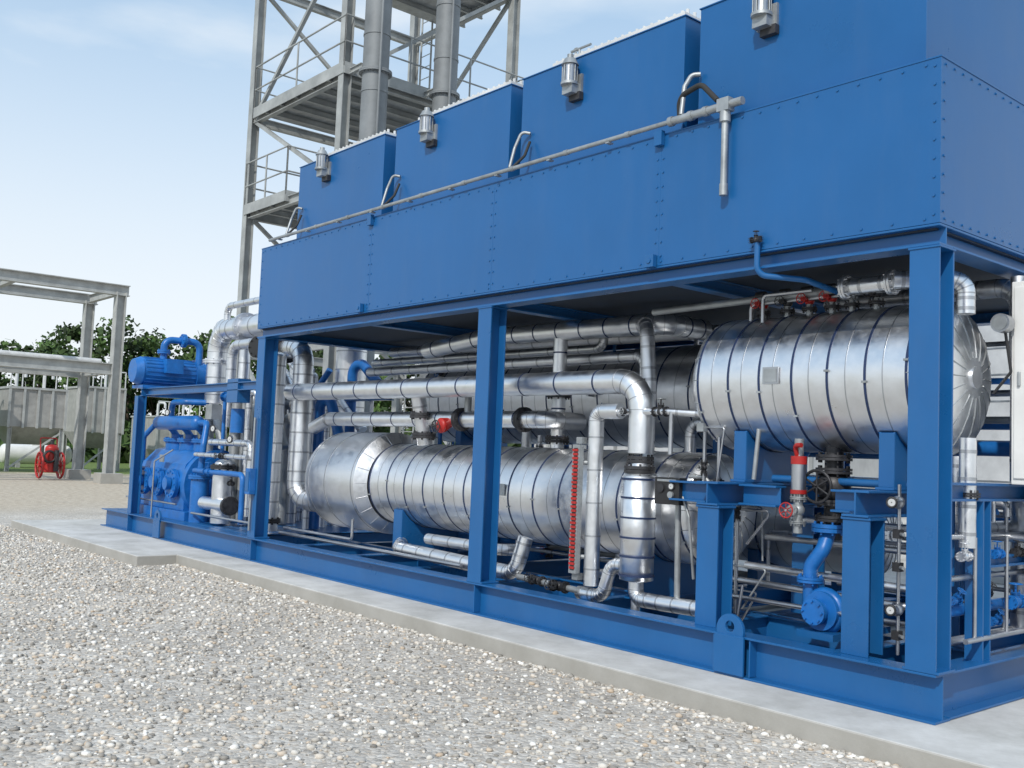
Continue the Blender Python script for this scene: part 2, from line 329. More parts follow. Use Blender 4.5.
# ------------------------------------------------------------------ vessels
def ell(R,D,n=9,sign=1,t0=0):
    return [(t0+sign*D*math.sin(math.pi/2*i/n),R*math.cos(math.pi/2*i/n)) for i in range(n+1)]
def vessel(name,x0,x1,y,z,R,DL,DR,band,radial=True,mat='clad'):
    b=B(); c=(0,y,z)
    nseg=max(4,int((x1-x0)/band))
    b.rev(c,(1,0,0),[(x0+(x1-x0)*i/24,R) for i in range(25)],mat,80)
    b.rev(c,(1,0,0),[(t,r) for t,r in ell(R,DR,10,1,x1)],mat,80); b.rev(c,(1,0,0),[(t,r) for t,r in ell(R,DL,10,-1,x0)][::-1],mat,80)
    for i in range(nseg+1):
        x=x0+(x1-x0)*i/nseg+(random.uniform(-.012,.012) if 0<i<nseg else 0); b.cyl((x-.009,y,z),(x+.009,y,z),R+.004,'strap',80)
        if i<nseg:
            xm=x+(x1-x0)/nseg*random.uniform(.4,.6); b.cyl((xm-.004,y,z),(xm+.004,y,z),R+.002,'seam',80)
        a=random.uniform(-.6,.2); b.cb((x,y-(R+.010)*math.cos(a),z+(R+.010)*math.sin(a)),(.035,.015,.015),'galv')
    for sgn,t0,D in ((1,x1,DR),(-1,x0,DL)):
        n=18
        for k in range(n):
            a=2*math.pi*k/n; P=[V((t,y+r*math.cos(a),z+r*math.sin(a))) for t,r in ell(R+.003,D+.003,6,sgn,t0)][:-1]
            b.tube(P,.004,'galv',bend=.001,seg=5)
        b.cyl((t0+sgn*(D-.01),y,z),(t0+sgn*(D+.012),y,z),R*.14,'clad2',24)
    return b
b=vessel('pressure_vessel',-2.19,-.40,.9,2.21,.55,.22,.22,.265)
b.box(-1.55,-1.41,.333,.347,2.16,2.29,'seam'); b.box(-1.535,-1.425,.327,.335,2.175,2.275,'galv')
b.make('pressure_vessel')
b=vessel('heat_exchanger',-7.45,-2.55,1.1,1.13,.50,.1,.22,.36)
b.rev((0,1.1,1.12),(1,0,0),[(-8.85,.001),(-8.848,.58),(-8.84,.62),(-8.78,.64)],'clad2',72)
b.rev((0,1.1,1.12),(1,0,0),[(-8.78,.64),(-8.3,.64),(-7.9,.64),(-7.60,.64)],'clad',72)
b.rev((0,1.1,1.12),(1,0,0),[(-7.60,.64),(-7.585,.62),(-7.50,.50)],'clad2',72)
for x in (-8.72,-8.3,-7.66): b.cyl((x-.008,1.1,1.12),(x+.008,1.1,1.12),.644,'seam',72)
for k in range(20):
    a=2*math.pi*k/20; b.tube([(-7.585,1.1+.622*math.cos(a),1.12+.622*math.sin(a)),(-7.50,1.1+.506*math.cos(a),1.12+.506*math.sin(a))],.004,'seam',seg=5)
saddle(b,-6.9,1.1,1.13,.508,.30,.2,.45); saddle(b,-3.1,1.1,1.13,.508,.30,.2,.45)
b.box(-5.0,-4.86,.585,.597,1.12,1.24,'galv')
b.make('heat_exchanger')
b=vessel('pressure_vessel',-8.3,-2.7,2.45,2.25,.56,.25,.25,.42,mat='clad2')
for x in (-7.6,-3.3):
    saddle(b,x,2.45,2.25,.567,1.5); b.H((x,2.0,.3),(x,2.0,1.49),.15,.15,'blue',up=(0,1,0)); b.H((x,2.9,.3),(x,2.9,1.49),.15,.15,'blue',up=(0,1,0))
b.make('pressure_vessel')
b=vessel('pressure_vessel',-8.0,-1.9,2.6,.95,.40,.2,.2,.5,mat='clad2')
saddle(b,-7.0,2.6,.95,.407,.30,.14,.35); saddle(b,-3.0,2.6,.95,.407,.30,.14,.35)
b.make('pressure_vessel')

# ------------------------------------------------------------------ air cooler housing
b=B()
b.box(-9.5,0,0,W,3.1215,4.2,'bluebox')
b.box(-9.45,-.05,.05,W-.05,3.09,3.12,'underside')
def bolts_x(x0,x1,z,y,step=.13,m='blue'):
    n=int((x1-x0)/step)
    for i in range(n+1):
        x=x0+(x1-x0)*i/n; b.cyl((x,y,z),(x,y-.008,z),.009,m,6,sm=False)
def bolts_z(x,z0,z1,y,step=.11,m='blue'):
    n=int((z1-z0)/step)
    for i in range(n+1):
        z=z0+(z1-z0)*i/n; b.cyl((x,y,z),(x,y-.008,z),.009,m,6,sm=False)
for x in (-6.72,-4.5,-2.35):
    b.box(x-.004,x+.004,-.002,.001,3.13,4.19,'blue')
    bolts_z(x-.03,3.2,4.12,-.0); bolts_z(x+.03,3.2,4.12,-.0)
bolts_z(-.04,3.18,4.15,0); bolts_z(-9.46,3.2,4.15,0)
bolts_x(-9.4,-.1,3.155,0,.22); bolts_x(-9.4,-.1,4.165,0,.16)
for i in range(30):
    y=.06+i*.12
    for z in (3.155,4.165): b.cyl((0,y,z),(.008,y,z),.009,'blue',6,sm=False)
for i in range(8):
    z=3.2+i*.12
    for y in (.04,1.76,1.85): b.cyl((0,y,z),(.008,y,z),.009,'blue',6,sm=False)
b.box(-9.505,.005,-.005,W+.005,4.199,4.210,'bluebox')
b.box(.0,.004,1.8,1.81,3.14,4.19,'blue')
for x in (-6.85,-2.4):
    b.cb((x,-.03,3.16),(.09,.045,.10),'blue'); b.cyl((x,-.05,3.16),(x,-.062,3.16),.02,'blue',12)
for x in (-6.72,-2.35): b.cb((x,-.025,4.17),(.08,.045,.12),'blue')
boxes=((-8.78,-6.74),(-6.50,-4.46),(-4.28,-2.24),(-2.08,-.17))
for i,(x0,x1) in enumerate(boxes):
    z0,z1=4.212,5.22; y0,y1=.13,W-.13
    b.box(x0,x1,y0,y1,z0,z1,'bluebox')
    b.box(x0-.010,x1+.010,y0-.010,y1+.010,z1,z1+.010,'bluebox')
    xs=x0+.42
    b.box(xs,x1-.01,y0+.0,y0+.16,z1+.011,z1+.045,'ltgrey')
    b.box(x0+.04,x1-.01,y0+.30,y1-.1,z1+.011,z1+.06,'ltgrey')
    k=int((x1-xs-.04)/.085)
    for j in range(k+1): 
        xx=xs+.03+j*.085; b.cyl((xx,y0+.03,z1+.045),(xx,y0+.03,z1+.070),.014,'ltgrey',6,sm=False)
    for j in range(38):
        yy=y0+.06+j*.09; b.cyl((x1-.03,yy,z1+.045),(x1-.03,yy,z1+.085),.016,'ltgrey',6,sm=False)
    b.box(x1-.06,x1-.01,y0+.165,y0+.298,z1+.011,z1+.045,'ltgrey')
b.make('air_cooler_housing',.004)

b=B()
b.tube([(-9.2,.02,4.30),(-9.2,-.055,4.27),(-2.2,-.055,4.27)],.020,'galv',seg=10)
for x in np.arange(-8.9,-2.2,.75): b.cb((x,-.045,4.245),(.04,.06,.012),'galv'); b.cyl((x+.2,-.055,4.27),(x+.25,-.055,4.27),.026,'galv',10)
b.tube([(-2.2,-.055,4.27),(-1.72,-.055,4.27)],.032,'galv',seg=12)
for x in (-2.2,-2.0,-1.85): b.cyl((x-.02,-.055,4.27),(x+.02,-.055,4.27),.040,'galv',12)
b.cb((-1.66,-.06,4.27),(.11,.08,.10),'galv'); b.cyl((-1.61,-.06,4.27),(-1.50,-.06,4.27),.032,'galv',10)
b.tube([(-1.66,-.06,4.22),(-1.66,-.06,3.60)],.026,'galv',seg=12)
b.cyl((-1.66,-.06,4.14),(-1.66,-.06,4.22),.042,'galv',12); b.cyl((-1.66,-.06,3.57),(-1.66,-.06,3.66),.032,'galv',12)
b.tube([(-2.1,-.055,4.30),(-2.12,-.0,4.55),(-2.1,.06,4.66),(-2.04,.1,4.66)],.02,'galv',bend=.05)
b.tube([(-2.16,.0,4.30),(-2.16,-.02,4.47),(-1.9,-.06,4.50),(-1.74,-.06,4.33)],.022,'rubber',bend=.10)
for hx in (-8.72,-6.45,-4.22): 
    b.tube([(hx,-.05,4.29),(hx-.02,.02,4.50),(hx+.03,.06,4.66),(hx+.10,.11,4.64)],.016,'galv',bend=.06)
    b.tube([(hx+.06,-.05,4.29),(hx+.12,.03,4.40),(hx+.12,.09,4.55)],.014,'rubber',bend=.06)
b.make('electrical_conduit')
for k,(x,z) in enumerate(((-8.05,5.08),(-5.78,5.04),(-3.52,4.99),(-1.42,4.97))):
    b=B(); y=.04
    b.box(x-.09,x+.09,.105,.129,z-.12,z+.06,'galv'); b.cb((x,y+.03,z-.08),(.13,.12,.10),'galv')
    b.cyl((x,y,z-.03),(x,y,z+.14),.062,'seam',18); b.cyl((x,y,z-.05),(x,y,z-.025),.082,'galv',18)
    for q in range(8):
        a=q*math.pi/4; b.cyl((x+.068*math.cos(a),y+.068*math.sin(a),z-.02),(x+.068*math.cos(a),y+.068*math.sin(a),z+.13),.006,'galv',5)
    b.cyl((x,y,z+.14),(x,y,z+.20),.082,'galv',18,r1=.05); b.cyl((x,y,z+.20),(x,y,z+.24),.03,'galv',12)
    b.cb((x+.03,.10,z-.15),(.14,.05,.07),'darkiron')
    if k==2:
        b.tube([(x-.05,.2,z+.2),(x-.05,.2,z+.36)],.01,'galv'); b.tube([(x-.16,.2,z+.36),(x+.1,.2,z+.36)],.012,'galv')
        b.wheel((x-.1,.2,z+.33),(0,1,0),.05,'galv')
    b.make('area_light')

# ------------------------------------------------------------------ front pipework
b=B()
b.tube([(-9.3,.45,2.27),(-2.88,.45,2.235),(-2.88,.45,1.60)],.112,'clad',bend=.26,seg=28,bands=.55,bm='strap',bw=.008)
b.flange((-2.88,.45,1.545),(0,0,1),.12,'darkiron')
b.cyl((-2.86,.43,1.50),(-2.85,.42,1.40),.10,'clad2',24,r1=.15)
b.rev((-2.84,.40,0),(0,0,1),[(.50,.06),(.52,.145),(1.40,.152),(1.42,.09)],'clad',32)
for z in (.56,.72,.88,1.05,1.22,1.38): b.cyl((-2.84,.4,z-.008),(-2.84,.4,z+.008),.155,'strap',32)
b.flange((-2.84,.4,1.46),(0,0,1),.135,'darkiron')
b.tube([(-2.84,.4,.52),(-2.84,.4,.36),(-2.5,.4,.36),(-2.1,.4,.37)],.065,'clad',bend=.1,seg=18,bands=.25,bw=.008)
b.tube([(-2.84,.4,.40),(-2.84,.4,.23)],.04,'clad2'); b.cb((-2.05,.4,.38),(.12,.12,.2),'galv')
b.make('insulated_pipe')
b=B()
b.tube([(-10.6,.7,2.93),(-9.45,.7,2.93),(-9.45,.7,.80),(-8.8,.9,.80)],.14,'clad',bend=.26,seg=28,bands=.3,bm='seam')
b.flange((-10.0,.7,2.93),(1,0,0),.21,'darkiron',.04)
b.tube([(-9.72,.42,2.78),(-9.72,.42,.36)],.14,'clad',seg=28,bands=.28,bm='seam')
b.sph((-9.72,.42,2.78),.14,'clad',(1,1,.5)); b.flange((-9.72,.42,.5),(0,0,1),.18)
b.flange((-9.92,.22,2.90),(.3,-1,0),.15,'black',.03)
b.make('insulated_pipe')
b=B()
b.tube([(-9.1,.72,1.80),(-8.7,.72,1.92),(-4.42,.72,1.91),(-4.40,1.2,1.91)],.09,'clad',bend=.2,seg=24,bands=.5,bm='strap',bw=.008)
b.tube([(-6.43,.55,2.20),(-6.43,.68,1.62)],.085,'clad2',seg=18,bands=.3); b.flange((-6.43,.66,1.72),(0,0,1),.14)
b.flange((-6.43,.62,1.95),(0,0,1),.14); b.flange((-5.2,.72,1.91),(1,0,0),.13,'darkiron'); b.flange((-4.75,.72,1.91),(1,0,0),.13,'darkiron')
b.cyl((-5.95,.68,1.88),(-5.95,.56,1.84),.05,'red',18,r1=.085); b.sph((-5.95,.55,1.835),.085,'red',(1,.5,1)); b.flange((-5.78,.70,1.91),(1,0,0),.13,'darkiron'); b.wheel((-5.95,.47,1.82),(0,-1,0),.07,'darkiron')
b.tube([(-5.7,.72,1.91),(-5.7,.72,2.2)],.04,'galv')
b.make('insulated_pipe')
b=B()
b.tube([(-7.2,1.2,2.80),(-6.0,1.2,2.90),(-3.3,1.2,2.86),(-3.3,1.8,2.86)],.10,'clad',bend=.2,seg=24,bands=.4,bm='strap',bw=.008)
b.tube([(-4.75,1.2,2.80),(-4.75,1.2,1.60)],.075,'clad',seg=18,bands=.35,bm='strap',bw=.008); b.flange((-4.75,1.2,2.2),(0,0,1),.13); b.flange((-4.75,1.2,1.72),(0,0,1),.13)
b.tube([(-3.6,1.2,2.85),(-3.35,1.0,2.85),(-3.3,1.0,2.3),(-3.3,1.0,1.6)],.07,'clad2',bend=.15,bands=.3)
b.tube([(-9.0,1.5,2.62),(-3.8,1.5,2.60),(-3.8,1.5,2.2)],.06,'clad2',bend=.12,bands=.45)
b.tube([(-9.2,2.0,2.96),(-2.9,2.0,2.86)],.07,'clad2',bands=.5); b.tube([(-9.2,1.7,2.78),(-4.6,1.7,2.74),(-4.6,1.7,2.95)],.05,'clad2',bands=.5)
b.make('insulated_pipe')
b=B()
b.tube([(-6.9,.75,.45),(-6.6,.5,.42),(-4.45,.42,.38),(-4.38,.48,.74)],.075,'clad',bend=.15,seg=18,bands=.3,bm='seam')
b.tube([(-6.2,.62,.56),(-4.9,.62,.56),(-4.9,.9,.56)],.06,'clad2',bend=.12,bands=.35)
b.tube([(-3.55,.42,.32),(-3.25,.42,.32),(-3.15,.42,.62),(-2.85,.42,.62)],.06,'clad',bend=.12,bands=.2)
b.valve((-3.75,.36,.35),(1,0,0),.09,'black','black',up=(0,-1,.2)); b.valve((-4.1,.40,.36),(1,0,0),.08,'darkiron','black',up=(0,-1,.3))
b.tube([(-4.4,.42,.36),(-3.5,.38,.34)],.03,'galv')
b.make('insulated_pipe')
b=B()
b.tube([(-9.2,.35,.38),(-5.2,.33,.38)],.022,'seam'); b.tube([(-9.0,.3,.46),(-7.3,.3,.46),(-7.3,.3,.7)],.018,'seam')
b.tube([(-2.1,.5,.50),(-.4,.5,.50)],.018,'seam'); b.tube([(-2.1,.62,.62),(-.5,.62,.60),(-.5,1.5,.6)],.025,'seam')
b.tube([(-2.0,.8,.72),(-.3,.8,.7)],.03,'clad2'); b.tube([(-1.95,1.0,.95),(-.2,1.0,.95),(-.2,1.0,.5)],.025,'seam'); b.tube([(-1.9,1.3,1.1),(.1,1.3,1.1)],.03,'clad2')
b.tube([(-1.75,.35,.32),(-1.7,.35,.62)],.012,'seam')
for x in (-2.3,-2.15,-1.95): b.tube([(x,.6,1.9),(x,.6,.35)],.016,'seam'); b.valve((x,.6,1.5-(x+2.3)),(0,0,1),.05,'darkiron','galv',up=(0,-1,0))
b.tube([(-3.35,.40,1.96),(-2.55,.40,1.96),(-2.2,.5,1.94)],.03,'clad2',bands=.2); b.tube([(-2.5,.40,1.96),(-2.5,.40,1.6)],.02,'seam')
b.valve((-2.62,.4,1.96),(1,0,0),.07,'darkiron','galv',up=(0,0,1)); b.valve((-3.0,.4,1.96),(1,0,0),.06,'darkiron','galv',up=(0,-1,0))
RR=random.Random(21)
for i in range(14):
    x=RR.uniform(-2.5,-1.95); y=RR.uniform(.45,.8); z=RR.uniform(.5,1.9)
    b.tube([(x,y,z),(x+RR.uniform(.1,.4),y,z),(x+RR.uniform(.1,.4),y,z-RR.uniform(.2,.5))],RR.choice((.008,.012,.018)),RR.choice(('seam','darkiron','galv')),seg=8)
    if i%3==0: b.cb((x,y-.02,z),(.07,.06,.07),RR.choice(('darkiron','galv','black')))
b.make('small_bore_piping')

b=B()
b.tube([(-3.1,.42,1.97),(-3.40,.42,1.97),(-3.40,.42,.40)],.072,'clad',bend=.09,seg=20,bands=.3,bw=.008)
b.tube([(-3.40,.40,.50),(-3.40,.6,.50)],.04,'clad2')
b.box(-3.565,-3.475,.29,.345,.50,1.66,'galv'); b.box(-3.54,-3.50,.284,.292,.53,1.63,'black')
for i in range(30):
    z=.54+i*.0365; b.box(-3.555 if i%2 else -3.548,-3.487,.278,.286,z,z+.022,'red')
b.cb((-3.52,.36,1.70),(.07,.07,.06),'galv'); b.cb((-3.52,.36,.47),(.07,.07,.06),'galv')
b.tube([(-3.52,.36,1.5),(-3.40,.42,1.5)],.02,'galv'); b.tube([(-3.52,.36,.65),(-3.40,.42,.65)],.02,'galv')
b.make('level_gauge')
b=B()
b.cb((-2.40,.30,1.30),(.26,.10,.22),'black'); b.cyl((-2.46,.25,1.32),(-2.46,.235,1.32),.035,'darkiron',16); b.cyl((-2.35,.25,1.27),(-2.35,.23,1.27),.028,'galv',14)
b.cb((-2.40,.246,1.385),(.2,.008,.02),'galv'); b.tube([(-2.40,.36,1.3),(-2.40,.40,1.25),(-2.40,.42,.32)],.025,'galv')
b.gauge((-2.35,.245,1.34),(0,-1,0),.03); b.tube([(-2.27,.3,1.26),(-2.2,.3,1.1),(-2.22,.4,.6)],.012,'galv')
b.make('instrument_box',.006)
b=B(); b.cb((-9.35,-.045,1.05),(.14,.09,.34),'bluepump'); b.cb((-9.35,-.095,1.05),(.10,.01,.26),'blue'); b.tube([(-9.35,-.03,1.22),(-9.35,-.03,1.9)],.014,'galv'); b.tube([(-9.35,-.03,.88),(-9.35,-.03,.4)],.014,'galv')
b.make('junction_box',.006)

b=B()
b.cyl((-1.27,.42,1.75),(-1.27,.42,1.05),.035,'galv',12); b.valve((-1.27,.42,1.22),(0,0,1),.10,'galv','red',up=(0,-1,0))
b.cyl((-1.27,.42,1.36),(-1.27,.42,1.56),.055,'seam',16); b.cyl((-1.27,.42,1.56),(-1.27,.42,1.62),.06,'red',16); b.cyl((-1.27,.42,1.34),(-1.27,.42,1.37),.06,'red',16)
b.tube([(-1.27,.40,1.62),(-1.27,.36,1.70),(-1.20,.34,1.70)],.018,'red')
b.make('relief_valve')
b=B()
b.cyl((-1.18,.75,1.75),(-1.18,.75,1.0),.07,'darkiron',16)
for z in (1.62,1.52,1.28,1.16): b.flange((-1.18,.75,z),(0,0,1),.135,'darkiron',.022)
b.sph((-1.18,.75,1.40),.13,'darkiron'); b.cyl((-1.18,.75,1.40),(-1.18,.55,1.40),.06,'darkiron',14); b.wheel((-1.18,.52,1.40),(0,-1,0),.12,'darkiron')
b.make('gate_valve')
b=B()
b.flange((-1.18,.70,1.09),(0,0,1),.13,'bluepump'); b.tube([(-1.18,.70,1.07),(-1.18,.62,.93),(-1.27,.6,.80),(-1.27,.6,.52)],.055,'bluepump',bend=.1)
b.flange((-1.27,.6,.70),(0,0,1),.10,'bluepump',.02)
b.cyl((-1.10,.46,.50),(-1.10,.62,.50),.14,'bluepump',28); b.torus((-1.10,.54,.50),(0,1,0),.12,.05,'bluepump'); b.cyl((-1.10,.38,.50),(-1.10,.47,.50),.075,'bluepump',20)
b.flange((-1.10,.39,.50),(0,-1,0),.095,'bluepump',.02); b.cyl((-1.10,.62,.50),(-1.10,1.15,.50),.12,'bluepump',24); b.cb((-1.10,.8,.33),(.3,.8,.05),'blue')
for i in range(9): a=i*.7; b.obox((-1.10+.12*math.cos(a),.8,.50+.12*math.sin(a)),(-1.10+.12*math.cos(a),1.13,.50+.12*math.sin(a)),.01,.025,'bluepump')
b.make('centrifugal_pump')

# ------------------------------------------------------------------ top right piping above the drum
b=B()
b.tube([(-1.0,.55,2.86),(-.95,.55,2.88),(-.36,.55,2.88),(-.36,.55,2.70)],.06,'clad',bend=.1,bands=.2)
b.tube([(-1.6,1.3,2.9),(-.05,1.3,2.9),(-.05,1.3,2.3)],.07,'clad2',bend=.15,bands=.3)
b.tube([(-.5,.35,2.86),(-.12,.62,2.86),(-.12,.62,2.62)],.06,'clad',bend=.1,bands=.15)
b.flange((-.98,.55,2.88),(1,0,0),.09,'clad2',.02); b.flange((-.62,.55,2.88),(1,0,0),.09,'clad2',.02)
b.tube([(-3.0,.7,2.88),(-1.3,.7,2.90),(-1.0,.55,2.88)],.03,'galv')
b.make('insulated_pipe')
b=B()
for x,m in ((-1.22,'red'),(-1.62,'darkiron'),(-.85,'darkiron'),(-1.42,'red'),(-1.85,'red'),(-1.05,'galv')):
    b.tube([(x,.75,2.70),(x,.75,2.95)],.025,'galv'); b.flange((x,.75,2.78),(0,0,1),.06,'darkiron',.012)
    b.sph((x,.75,2.85),.04,m); b.cyl((x,.75,2.85),(x,.65,2.85),.02,m,10); b.wheel((x,.63,2.85),(0,-1,0),.04,m)
    b.cyl((x-.03,.7,2.92),(x+.05,.7,2.92),.035,'darkiron',12)
b.tube([(-1.95,.72,2.7),(-1.95,.72,2.86),(-.7,.72,2.86)],.018,'seam'); b.tube([(-1.75,.6,2.68),(-1.75,.6,2.9),(-1.3,.6,2.9)],.016,'seam')
b.tube([(-1.36,-.03,3.2),(-1.36,-.03,2.93),(-1.1,.2,2.9),(-1.05,.6,2.85)],.022,'blue',bend=.08)
b.valve((-1.36,-.05,3.19),(1,0,0),.04,'darkiron','darkiron',up=(0,0,1))
b.make('valve_manifold')
# ------------------------------------------------------------------ right end equipment
b=B()
b.H((-.1,.78,.3),(-.1,.78,1.36),.12,.12,'blue',up=(0,1,0)); b.H((-.1,.2,1.42),(-.1,2.6,1.42),.12,.12,'blue'); b.H((-.1,1.9,.3),(-.1,1.9,1.36),.12,.12,'blue',up=(0,1,0))
b.H((-.1,.84,.95),(-.1,1.84,.95),.08,.08,'blue')
b.make('pipe_support')
b=B()
b.tube([(-.1,.62,1.78),(-.1,.62,1.05)],.055,'clad',bands=.2); b.flange((-.1,.62,1.4),(0,0,1),.08,'darkiron',.015); 
b.tube([(-.3,.9,1.66),(-.3,.9,1.15),(-.3,2.2,1.15)],.05,'clad2',bend=.1,bands=.2)
b.tube([(-.12,.3,1.12),(-.12,2.6,1.12)],.018,'seam'); b.tube([(-.12,.3,.85),(-.12,2.6,.85)],.02,'seam'); b.tube([(-.2,.4,.62),(-.2,3,.62)],.04,'bluepump'); b.tube([(-.05,.5,.45),(-.05,3,.45)],.018,'seam')
b.tube([(-.25,.35,.40),(-.25,2.6,.40)],.03,'clad2')
for y,m in ((.5,'clad2'),(.98,'bluepump'),(1.3,'darkiron')): b.valve((-.06,y,1.0),(0,1,0),.055,m,m,up=(0,0,1)); b.tube([(-.06,y+.15,1.12),(-.06,y+.15,.45)],.012,'seam')
for y,z,m in ((.55,.7,'bluepump'),(1.0,.72,'darkiron'),(1.15,.52,'bluepump'),(.9,1.22,'clad2')): b.valve((-.15,y,z),(0,1,0),.055,m,m,up=(.6,0,.8))
for x,y,z in ((-.42,.3,1.33),(-.42,.3,.62)):
    b.sph((x,y,z),.045,'seam'); b.cyl((x,y,z),(x,y-.07,z),.035,'seam',14); b.gauge((x,y-.08,z),(.2,-1,0),.032)
for z in (.45,.9,1.12): b.cb((-.42,.31,z),(.05,.06,.06),'darkiron'); b.cyl((-.42,.31,z),(-.36,.27,z),.012,'galv',8)
b.tube([(-.42,.32,.32),(-.42,.32,1.45)],.012,'seam'); b.tube([(-.37,.36,.32),(-.37,.36,1.3),(-.2,.4,1.35)],.010,'seam')
b.valve((-.25,.55,.5),(0,1,0),.07,'bluepump','bluepump',up=(0,0,1)); b.valve((-.05,1.25,.66),(0,1,0),.08,'bluepump','bluepump',up=(0,0,1))
b.cyl((.0,.86,2.58),(.0,.95,2.58),.065,'seam',20); b.cyl((.0,.855,2.58),(.0,.86,2.58),.05,'galv',20); b.tube([(.0,.95,2.52),(.03,.97,2.25),(-.08,.95,2.1)],.010,'black')
b.tube([(-.02,1.2,2.95),(-.02,1.2,1.5)],.05,'clad2',bands=.3); b.tube([(.02,1.6,2.95),(.02,1.6,.4)],.12,'clad',bands=.3)
b.tube([(-.15,1.75,2.95),(-.15,1.75,.4)],.14,'clad',bands=.3,seg=24); b.tube([(-.3,2.2,2.95),(-.3,2.2,.4)],.08,'clad2',bands=.3)
R=random.Random(5)
for i in range(18):
    y=R.uniform(.6,3.2); z=R.uniform(.4,1.5); b.tube([(R.uniform(-1.8,-.5),y,z),(-.25,y,z),(-.25,y,R.uniform(.35,1.6))],R.choice((.015,.02,.03)),R.choice(('seam','clad2','blue','bluepump')),seg=8)
b.make('end_pipe_manifold')
b=B()
b.box(.02,.42,1.0,1.4,1.48,2.88,'white'); b.box(.04,.40,.985,.999,1.52,2.84,'white'); b.cb((.08,.975,2.2),(.02,.02,.1),'galv'); b.cb((.2,1.2,2.91),(.1,.1,.06),'galv')
b.tube([(.2,1.2,2.9),(.2,1.2,3.05)],.04,'galv'); b.H((.2,1.45,.0),(.2,1.45,2.6),.08,.08,'galv',up=(0,1,0)); b.tube([(.1,1.2,1.5),(.1,1.2,.1)],.03,'galv')
b.make('control_cabinet',.01)

# ------------------------------------------------------------------ back piping clutter inside the skid
b=B(); R=random.Random(11)
for i in range(60):
    y=R.uniform(1.85,3.45); z=R.uniform(.4,2.9); x=R.uniform(-9.2,-1.5); Lx=R.uniform(.8,3.2); r=R.choice((.02,.03,.045,.06))
    m=R.choice(('clad2','galv','seam','bluepump','clad2','blue'))
    z2=max(.35,min(2.95,z+R.choice((-1,1))*R.uniform(.4,1.4))); y2=max(1.8,min(3.5,y+R.choice((-1,1))*R.uniform(.2,.6)))
    b.tube([(x,y,z2),(x,y,z),(min(-.3,x+Lx),y,z),(min(-.3,x+Lx),y2,z)],r,m,seg=10,bands=.4 if m=='clad2' else None)
    if i%3==0: b.valve((x,y,(z+z2)/2),(0,0,1),.08,'darkiron',R.choice(('red','black','bluepump')),up=(0,-1,0))
for x in (-8.4,-6.2,-5.4,-2.6,-1.4): b.H((x,3.2,.3),(x,3.2,2.95),.12,.12,'blue',up=(0,1,0))
b.make('process_piping')

# ------------------------------------------------------------------ equipment beyond the skid
b=B()
b.rev((-3.2,10.5,0),(0,0,1),[(.0,2.1),(.01,2.12)]+[(.3+.38*i,2.12) for i in range(11)]+[(4.15,2.08),(4.6,.9),(4.72,.01)],'ltgrey',56)
for i in range(11): b.cyl((-3.2,10.5,.3+.38*i-.01),(-3.2,10.5,.3+.38*i+.01),2.13,'galv',56)
b.tube([(-3.9,8.3,0),(-3.9,8.3,4.6)],.06,'galv'); b.flange((-2.6,8.45,.7),(0,-1,0),.35,'galv',.03,16)
b.make('storage_tank')
b=B()
b.box(-13.5,-6.4,8.6,11.4,.35,3.1,'ltgrey'); b.box(-13.6,-6.3,8.5,11.5,3.1,3.22,'rackpaint')
for i in range(15): b.box(-13.45+i*.5,-13.39+i*.5,8.55,8.6,.4,3.05,'rackpaint')
for x in (-13.3,-11,-8.8,-6.6): b.box(x-.1,x+.1,8.7,11.3,.0,.35,'rackpaint')
for x in (-12,-9): b.box(x-.45,x+.45,8.53,8.549,.45,2.5,'galv')
b.cyl((-8,10,3.22),(-8,10,4.2),.2,'stack',20)
b.make('equipment_enclosure')

# ------------------------------------------------------------------ compressor package (left end)
b=B()
b.cyl((-14.15,.12,2.72),(-14.15,1.05,2.72),.24,'bluepump',32); b.cyl((-14.15,.0,2.72),(-14.15,.12,2.72),.20,'bluepump',28,r1=.25)
b.cyl((-14.15,1.05,2.72),(-14.15,1.25,2.72),.27,'bluepump',28)
for i in range(22):
    a=i*2*math.pi/22; b.obox((-14.15+.245*math.cos(a),.16,2.72+.245*math.sin(a)),(-14.15+.245*math.cos(a),1.02,2.72+.245*math.sin(a)),.012,.02,'bluepump')
b.cb((-14.15,.6,2.45),(.5,1.0,.05),'bluepump'); b.cb((-13.88,.6,2.82),(.16,.3,.24),'bluepump')
b.tube([(-14.1,.5,2.95),(-14.1,.5,3.30),(-14.0,1.1,3.30),(-14.0,1.1,2.9)],.06,'bluepump',bend=.14); b.flange((-14.1,.5,3.08),(0,0,1),.11,'bluepump')
b.flange((-14.0,.8,3.30),(0,1,0),.12,'bluepump')
b.make('electric_motor')
b=B()
b.box(-14.5,-12.2,.26,1.55,.30,.44,'bluepump')
b.cyl((-14.35,.85,.90),(-12.5,.85,.90),.56,'bluepump',12,sm=False); b.box(-14.35,-12.5,.36,1.40,.44,.92,'bluepump')
for x in (-14.0,-13.4,-12.8):
    b.flange((x,.27,.86),(0,-1,0),.235,'bluepump',.035,12); b.cyl((x,.60,.86),(x,.28,.86),.19,'bluepump',24)
    b.cyl((x,.22,.86),(x,.15,.86),.10,'bluepump',16)
    b.cyl((x,.8,1.3),(x,.8,1.58),.19,'bluepump',20); b.flange((x,.8,1.56),(0,0,1),.23,'bluepump',.03,10); b.cyl((x,.8,1.58),(x,.8,1.66),.10,'bluepump',16)
b.cyl((-12.5,.85,.86),(-12.35,.85,.86),.56,'bluepump',32); b.flange((-12.34,.85,.86),(1,0,0),.46,'bluepump',.03,14); b.cyl((-12.34,.85,.86),(-12.1,.85,.86),.22,'bluepump',20)
b.cyl((-12.0,.40,.3),(-12.0,.40,1.0),.14,'bluepump',22); b.flange((-12.0,.40,1.0),(0,0,1),.18,'bluepump',.03)
